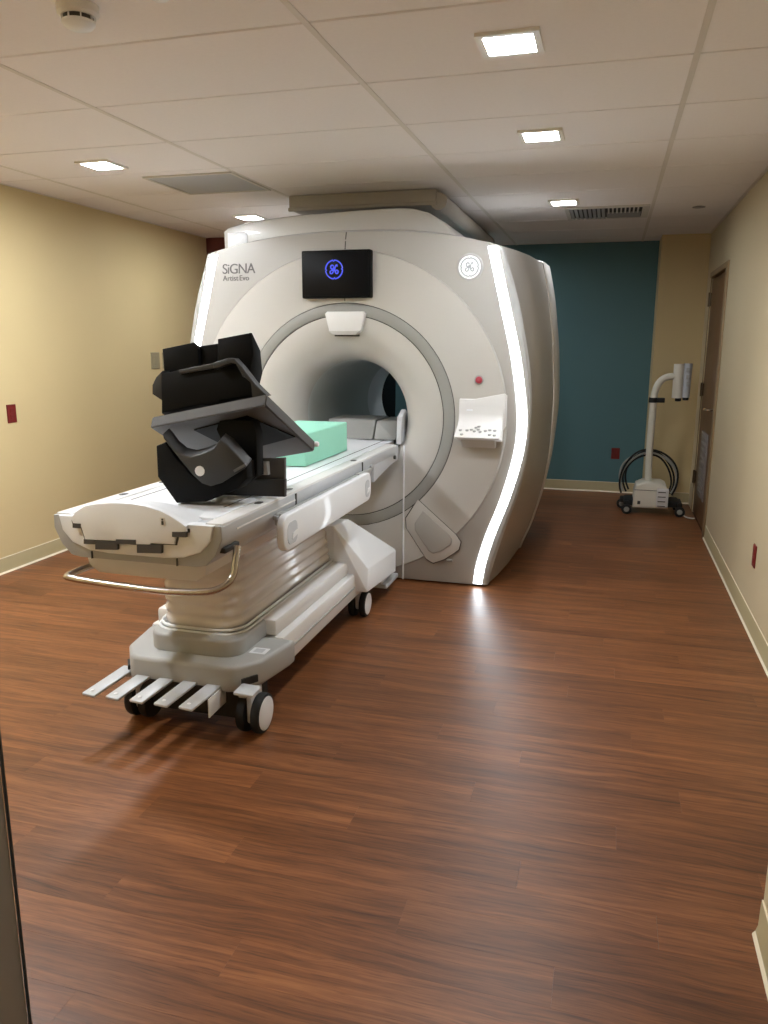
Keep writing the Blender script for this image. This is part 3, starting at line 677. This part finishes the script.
box('chassis_core', (XB-.14, XB+.14), (2.75, 4.3), (.12, .34), 'vent_dark', tb)
box('base_label', (XB+.215, XB+.285), (2.69, 2.75), (.2915, .2935), 'white', tb, .001)
box('base_label_print', (XB+.23, XB+.27), (2.702, 2.738), (.2936, .2941), 'lgrey', tb)
rbox('pedal_opening', (XB-.268, 2.588, .222), (.07, .014, .028), (0, 0, -.97), 'vent_dark', tb)
rbox('pedal_opening', (XB+.266, 2.588, .225), (.07, .014, .028), (0, 0, .97), 'vent_dark', tb)
box('pedal_bay', (XT-.14, XT+.15), (2.526, 2.55), (.183, .205), 'vent_dark', tb)
# rear cowl over the far casters
hull('rear_cowl', [(XT+s_*a, b, c) for s_ in (-1, 1) for a, b, c in ((.19, 3.86, .19), (.375, 3.90, .18), (.375, 4.50, .13), (.375, 3.92, .31), (.375, 4.50, .27), (.24, 3.74, .58), (.25, 3.96, .57), (.2, 4.45, .13), (.22, 4.45, .36))], 'white', tb, .006, angle=18)
box('dock_plate', (XT+.12, XT+.36), (4.35, 4.62), (.06, .085), 'lgrey', tb, .006); box('dock_plate', (XT+.12, XT+.34), (4.30, 4.58), (.10, .12), 'lgrey', tb, .006)
box('dock_hook', (XT+.28, XT+.34), (4.50, 4.56), (.12, .20), 'red', tb, .006)
# casters
def caster(x, y_, s_, R_=.078):
    z = R_
    c = lathe('caster', [(R_-.012, -.018), (R_-.003, -.016), (R_, -.008), (R_, .008), (R_-.003, .016), (R_-.012, .018)], (x, y_, z), 'rubber', tb, 'x', 36)
    lathe('caster_hub', [(R_-.013, s_*.012), (R_-.013, s_*.0195), (R_-.02, s_*.022), (.001, s_*.0225)], (x, y_, z), 'white', c, 'x', 36, False)
    lathe('caster_wheel', [(R_-.012, -.018), (R_-.003, -.016), (R_, -.008), (R_, .008), (R_-.003, .016), (R_-.012, .018)], (x-s_*.062, y_, z), 'rubber', c, 'x', 36)
    box('caster_fork', tuple(sorted((x-s_*.018, x-s_*.044))), (y_-.052, y_+.055), (.05, .185), 'lgrey', c, .012)
for s_ in (1, -1):
    caster((-1.243 if s_ > 0 else -1.80), 2.615, s_, .08); caster(XT+s_*.325, 4.02, s_, .074)
# pedals
for i in range(5):
    xx = -1.846+.1035*i
    p = rbox('foot_pedal', (xx+.02, 2.47, .203), (.062, .235, .012), (.10, 0, -.14), 'lgrey', tb, .005)
    lathe('pedal_mark', [(.008, -.001), (.006, .001)], (xx+.006, 2.38, .203), 'white', p, n=16)
    rbox('pedal_arm', (xx+.05, 2.59, .198), (.022, .10, .014), (0, 0, -.1), 'white', p, .003)
rbox('pedal_guard', (-1.375, 2.50, .165), (.006, .14, .075), (0, 0, .02), 'white', tb, .002)
rbox('wheel_pedal', (-1.258, 2.525, .212), (.085, .075, .014), (.1, 0, -.05), 'lgrey', tb, .006)
rbox('wheel_pedal_stem', (-1.275, 2.56, .19), (.03, .10, .02), (-.1, 0, 0), 'mgrey', tb, .004)
# folding side rail
sr_o = rrect(3.315, .777, .585, .074, .05, 6)
rail = prism('folding_rail', sr_o, -1.213, -1.180, 'white', tb, 'yz', .008, seg=3); rail['label'] = 'white folding side rail'
for yc, w in ((2.815, .05), (3.83, .035)):
    prism('rail_cutout', rrect(yc, .772, w, .045, .03), -1.1805, -1.1785, 'lgrey', rail, 'yz')
    prism('rail_cutout_tab', [(yc-.01, .745), (yc+w*.9, .755), (yc+w*.9, .775), (yc+.0, .77)], -1.179, -1.176, 'white', rail, 'yz')
    box('rail_mount', (-1.245, -1.21), (yc-.03, yc+.03), (.80, .85), 'mgrey', rail, .005)
box('rail_track', (-1.24, -1.222), (2.76, 4.05), (.828, .846), 'mgrey', tb, .003)
box('skirt_inset', (-1.2415, -1.238), (2.45, 3.0), (.862, .868), 'white2', tb)
for yy in (3.0, 3.93): box('skirt_joint', (-1.2435, -1.236), (yy-.006, yy+.006), (.80, .892), 'groove', tb)
lathe('skirt_knob', [(.016, 0), (.016, .01), (.012, .014)], (-1.24, 4.08, .845), 'mgrey', tb, 'x', 18)
prism('dock_bracket', [(4.16, .745), (4.16, .89), (4.692, .89), (4.692, .80), (4.5, .79)], XT+.28, XT+.336, 'lgrey', tb, 'yz', .005)
lathe('dock_pin', [(.012, 0), (.012, .012)], (XT+.336, 4.58, .83), 'groove', tb, 'x', 14)

# ------------------------------------------------------------------ things on the table
ZT = .9065
mb = empty('foam_block', (-1.57, 3.93, ZT), 'mint green foam block lying on the patient table', 'foam block')
box('block_body', (-1.735, -1.430), (3.60, 4.25), (ZT, ZT+.165), 'mint', mb, .008, 3)
pd = empty('bore_pad', (-1.5, 4.95, ZT), 'grey two-panel pad standing on the table at the bore mouth', 'pad')
hull('pad_panel', [(-1.78, 4.80, ZT), (-1.445, 4.80, ZT), (-1.445, 5.2, ZT), (-1.78, 5.2, ZT), (-1.77, 4.88, ZT+.12), (-1.447, 4.88, ZT+.12), (-1.447, 5.2, ZT+.12), (-1.77, 5.2, ZT+.12)], 'pgrey', pd, .008)
hull('pad_panel', [(-1.437, 4.80, ZT), (-1.29, 4.80, ZT), (-1.29, 5.2, ZT), (-1.437, 5.2, ZT), (-1.437, 4.87, ZT+.115), (-1.275, 4.89, ZT+.115), (-1.275, 5.2, ZT+.115), (-1.437, 5.2, ZT+.115)], 'pgrey', pd, .008)

# black receiver coil: tilted platform carried by a base, with head shells above
co = empty('receiver_coil', (-1.55, 2.95, ZT), 'black tilted body coil with stacked shells standing on the patient table', 'coil')
def px4(L_): return [(130+a/3.84, 320+b/3.84) for a, b in L_]
def ext(name, pix, Y, depth, m, bevel=.005, drift=(0, 0), parent=co):
    """outline on the plane Y, given real depth along +Y (with drift of the rear face)"""
    P = [on_y(x, y_, Y) for x, y_ in pix]
    mp = lambda c: Vector((c.x+drift[0]*(c.y-Y)/depth, c.y, c.z+drift[1]*(c.y-Y)/depth))
    return prism(name, [(p.x, max(p.z, ZT)) for p in P], Y, Y+depth, m, parent, bevel=bevel, map_=mp)
# platform slab
n0 = on_y(152, 417, 2.64); n1 = on_y(267, 394, 2.64); f1 = on_y(315.5, 441.5, 3.10)
run = f1-n1; thick = Vector((0, -.018, -.040))
top = [n0, n1, f1, n0+run]
bm = bmesh.new(); A = [bm.verts.new(p) for p in top]; B = [bm.verts.new(p+thick) for p in top]
bm.faces.new(A); bm.faces.new(B)
for i in range(4): bm.faces.new((A[i], A[(i+1) % 4], B[(i+1) % 4], B[i]))
bmesh.ops.recalc_face_normals(bm, faces=bm.faces); bmesh.ops.bevel(bm, geom=list(bm.edges), offset=.004, segments=2, affect='EDGES')
slab = finish('platform', bm, 'dgrey', co)
ux, uy = (n1-n0), run; nn = ux.cross(uy).normalized(); nn = -nn if nn.z > 0 else nn
# dark hollow seen in the underside of the platform
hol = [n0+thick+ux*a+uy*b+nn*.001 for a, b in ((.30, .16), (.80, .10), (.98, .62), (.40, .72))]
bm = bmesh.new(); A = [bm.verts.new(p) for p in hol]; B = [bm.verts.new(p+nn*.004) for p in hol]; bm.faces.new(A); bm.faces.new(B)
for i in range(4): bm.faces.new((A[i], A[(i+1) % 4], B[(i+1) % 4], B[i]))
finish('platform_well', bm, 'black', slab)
lathe('platform_latch', [(.011, -.02), (.011, .012), (.008, .016)], tuple(f1+Vector((.0, -.005, -.01))), 'white', slab, 'x', 14)
# base block and plate
ext('base_block', [(155.5, 446), (165, 442), (174, 456), (192, 476), (212, 482), (240, 468), (246, 462), (247, 479), (236, 490), (205, 502), (176, 503.5), (157, 477)], 2.60, .10, 'black', .010)
pt = ext('support_plate', [(205, 505), (284.5, 497), (284.5, 479.5), (232, 481), (205, 487)], 2.80, .025, 'dgrey2', .003)
ext('support_wall', [(230, 483), (284.5, 481), (284.5, 458), (250, 459)], 2.822, .02, 'dgrey', .003, parent=pt)
ext('connector_socket', [(258, 462), (267, 462), (268, 475), (257, 475)], 2.80, .03, 'mgrey', .004, parent=pt)
# sling hanging under the platform, with an oval hole
so = px4([(125, 440), (140, 455), (165, 490), (195, 515), (235, 525), (275, 515), (320, 495), (345, 460), (375, 480), (447, 560), (440, 572), (395, 600), (350, 628), (310, 640), (275, 628), (235, 590), (190, 535), (150, 485), (128, 455)])
sling = ext('sling_shell', so, 2.57, .05, 'dgrey2', .004, (0, .02))
ho = on_y(*px4([(268, 580)])[0], 2.568)
lathe('sling_hole', [(.019, -.002), (.019, .003), (.014, .004)], (ho.x, ho.y, ho.z), 'white2', sling, 'y', 20)
ext('sling_edge', px4([(400, 585), (447, 560), (440, 552), (395, 577)]), 2.564, .012, 'dgrey', .002, parent=sling)
ext('neck_post', px4([(345, 380), (470, 385), (485, 440), (490, 600), (450, 625), (400, 540), (350, 465), (330, 420)]), 2.67, .06, 'black', .006)
# shells above the platform
ext('back_shell', px4([(120, 205), (190, 190), (330, 180), (405, 165), (432, 215), (466, 232), (468, 292), (345, 310), (338, 333), (322, 332), (275, 323), (120, 357)]), 2.70, .12, 'black', .006, (.0, -.05))
ext('side_ear', px4([(122, 195), (98, 220), (84, 250), (84, 285), (122, 310)]), 2.76, .08, 'dgrey2', .006)
ext('left_box', px4([(123, 110), (246, 84), (262, 108), (265, 195), (130, 205)]), 2.82, .08, 'black', .005, (.0, -.03))
ext('middle_box', px4([(244, 104), (337, 90), (337, 190), (250, 195)]), 2.84, .06, 'black', .005)
ext('right_box', px4([(335, 70), (466, 45), (474, 130), (460, 190), (400, 170), (337, 180)]), 2.74, .08, 'black', .006, (.0, -.075))
ext('arch_frame', px4([(318, 165), (375, 146), (400, 148), (430, 180), (480, 245), (528, 292), (470, 305), (462, 240), (432, 214), (405, 168), (385, 166), (320, 190)]), 2.66, .04, 'dgrey2', .004)
ext('lower_rim', px4([(185, 192), (190, 208), (320, 186), (320, 166)]), 2.685, .03, 'dgrey2', .003)

cb = empty('added_cabinet', (-2.36, 8.1, 0), 'dark cabinet added behind the scanner to give the dark shape in the bore', 'cabinet')  # added; supplies the dark shape at the far end of the bore
box('cabinet_body', (-2.60, -2.25), (7.85, 8.36), (.05, 1.5), 'black', cb, .008); box('cabinet_plinth', (-2.58, -2.27), (7.88, 8.36), (0, .05), 'vent_dark', cb)
box('cabinet_door', (-2.59, -2.26), (7.835, 7.85), (.08, 1.47), 'screen', cb, .004)

# ------------------------------------------------------------------ injector cart by the back right pier
CY = 7.42
ct = empty('injector_cart', (.43, CY, 0), 'white injector stand with curved pole and coiled cables by the beige pier', 'injector stand')
def cp(x, y_, Y=CY): return on_y(x, y_, Y)
a, b = cp(635, 480), cp(667, 508.5)
bz0, bz1 = b.z+.01, a.z
prof = [(a.x-.01, bz0), (b.x, bz0), (b.x-.005, bz1-.10), (b.x-.03, bz1-.02), (b.x-.07, bz1), (a.x+.07, bz1), (a.x+.01, bz1-.03), (a.x-.005, bz1-.10)]
bod = prism('cart_body', prof, CY-.10, CY+.16, 'cart', ct, bevel=.02, seg=3)
box('body_seam', (a.x-.003, b.x-.006), (CY-.103, CY-.098), (bz1-.075, bz1-.071), 'groove', bod)
box('control_box', (b.x-.105, b.x-.005), (CY-.135, CY-.09), (bz0+.02, bz0+.19), 'white2', bod, .006)
for k in range(4): box('control_slot', (b.x-.095, b.x-.03), (CY-.139, CY-.134), (bz0+.03+.042*k, bz0+.037+.042*k), 'groove', bod)
box('cable_port', (a.x+.03, a.x+.055), (CY-.104, CY-.098), (bz0+.035, bz0+.065), 'groove', bod, .002)
box('cart_base', (a.x-.09, b.x+.10), (CY-.06, CY+.18), (.07, .13), 'rubber', ct, .02)
for (x, y_) in ((a.x-.06, CY-.10), (b.x+.10, CY-.10), (a.x-.10, CY+.16), (b.x+.10, CY+.16)):
    w = lathe('caster', [(.035, -.016), (.045, -.013), (.045, .013), (.035, .016)], (x, y_, .045), 'rubber', ct, 'y', 24)
    lathe('caster_hub', [(.024, -.017), (.020, -.019), (.001, -.0195)], (x, y_, .045), 'cable_g', w, 'y', 20, False)
    box('caster_arm', (x-.02, x+.02), (min(y_, CY)+.0, max(y_, CY)), (.085, .12), 'rubber', ct, .008)
P_ = [cp(*q) for q in ((648, 482), (649.5, 450), (652, 420), (653.5, 402), (655, 392), (659, 383), (666, 377.5), (677, 376))]
tube('pole', smooth_path(P_, 6), .030, 'cart', ct, 16)
k = cp(653, 400)
lathe('pole_clamp', [(.036, -.022), (.036, .022)], tuple(k), 'rubber', ct, 'z', 20); box('clamp_knob', (k.x+.03, k.x+.10), (k.y-.02, k.y+.02), (k.z-.022, k.z+.02), 'rubber', ct, .006)
h0, h1 = cp(679.5, 364), cp(677, 398)
hd = tube('injector_head', [h0, h0+Vector((0, 0, -.004)), h1], .045, 'cart', ct, 20)
h2, h3 = cp(688.5, 363.5), cp(685, 397.5)
tube('injector_syringe_arm', [h2, h3], .036, 'lgrey', hd, 20)
for q in ((678, 399.5), (685.5, 398.5)):
    c = cp(*q); lathe('syringe_collar', [(.026, .012), (.026, -.012), (.018, -.016)], tuple(c), 'rubber', hd, 'z', 16)
for i in range(3):
    c = cp(688, 370+7*i); box('head_key', (c.x-.016, c.x+.016), (CY-.040, CY-.032), (c.z-.02, c.z+.02), 'mgrey', hd, .004)
random.seed(5)
for i, (rx, rz, m_) in enumerate(((.25, .28, 'rubber'), (.235, .25, 'cable_g'), (.215, .265, 'rubber'), (.20, .225, 'rubber'), (.26, .24, 'cable_g'))):
    c = cp(649, 474); pth = []
    for q in range(28):
        t = math.radians(-28+236*q/27); pth.append((c.x+rx*math.cos(t)+.01*math.sin(3*t+i), CY+.06+.02*i-.03, c.z+rz*math.sin(t)-.06))
    tube('cable', pth, .0085, m_, ct, 8)
cd = tube('floor_cable', smooth_path([(.70, 7.40, .008), (.73, 7.28, .008), (.77, 7.24, .008), (.795, 7.25, .008)], 5), .007, 'cart')
tag(cd, 'short white cable on the floor between the injector stand and the brown door', 'cable')
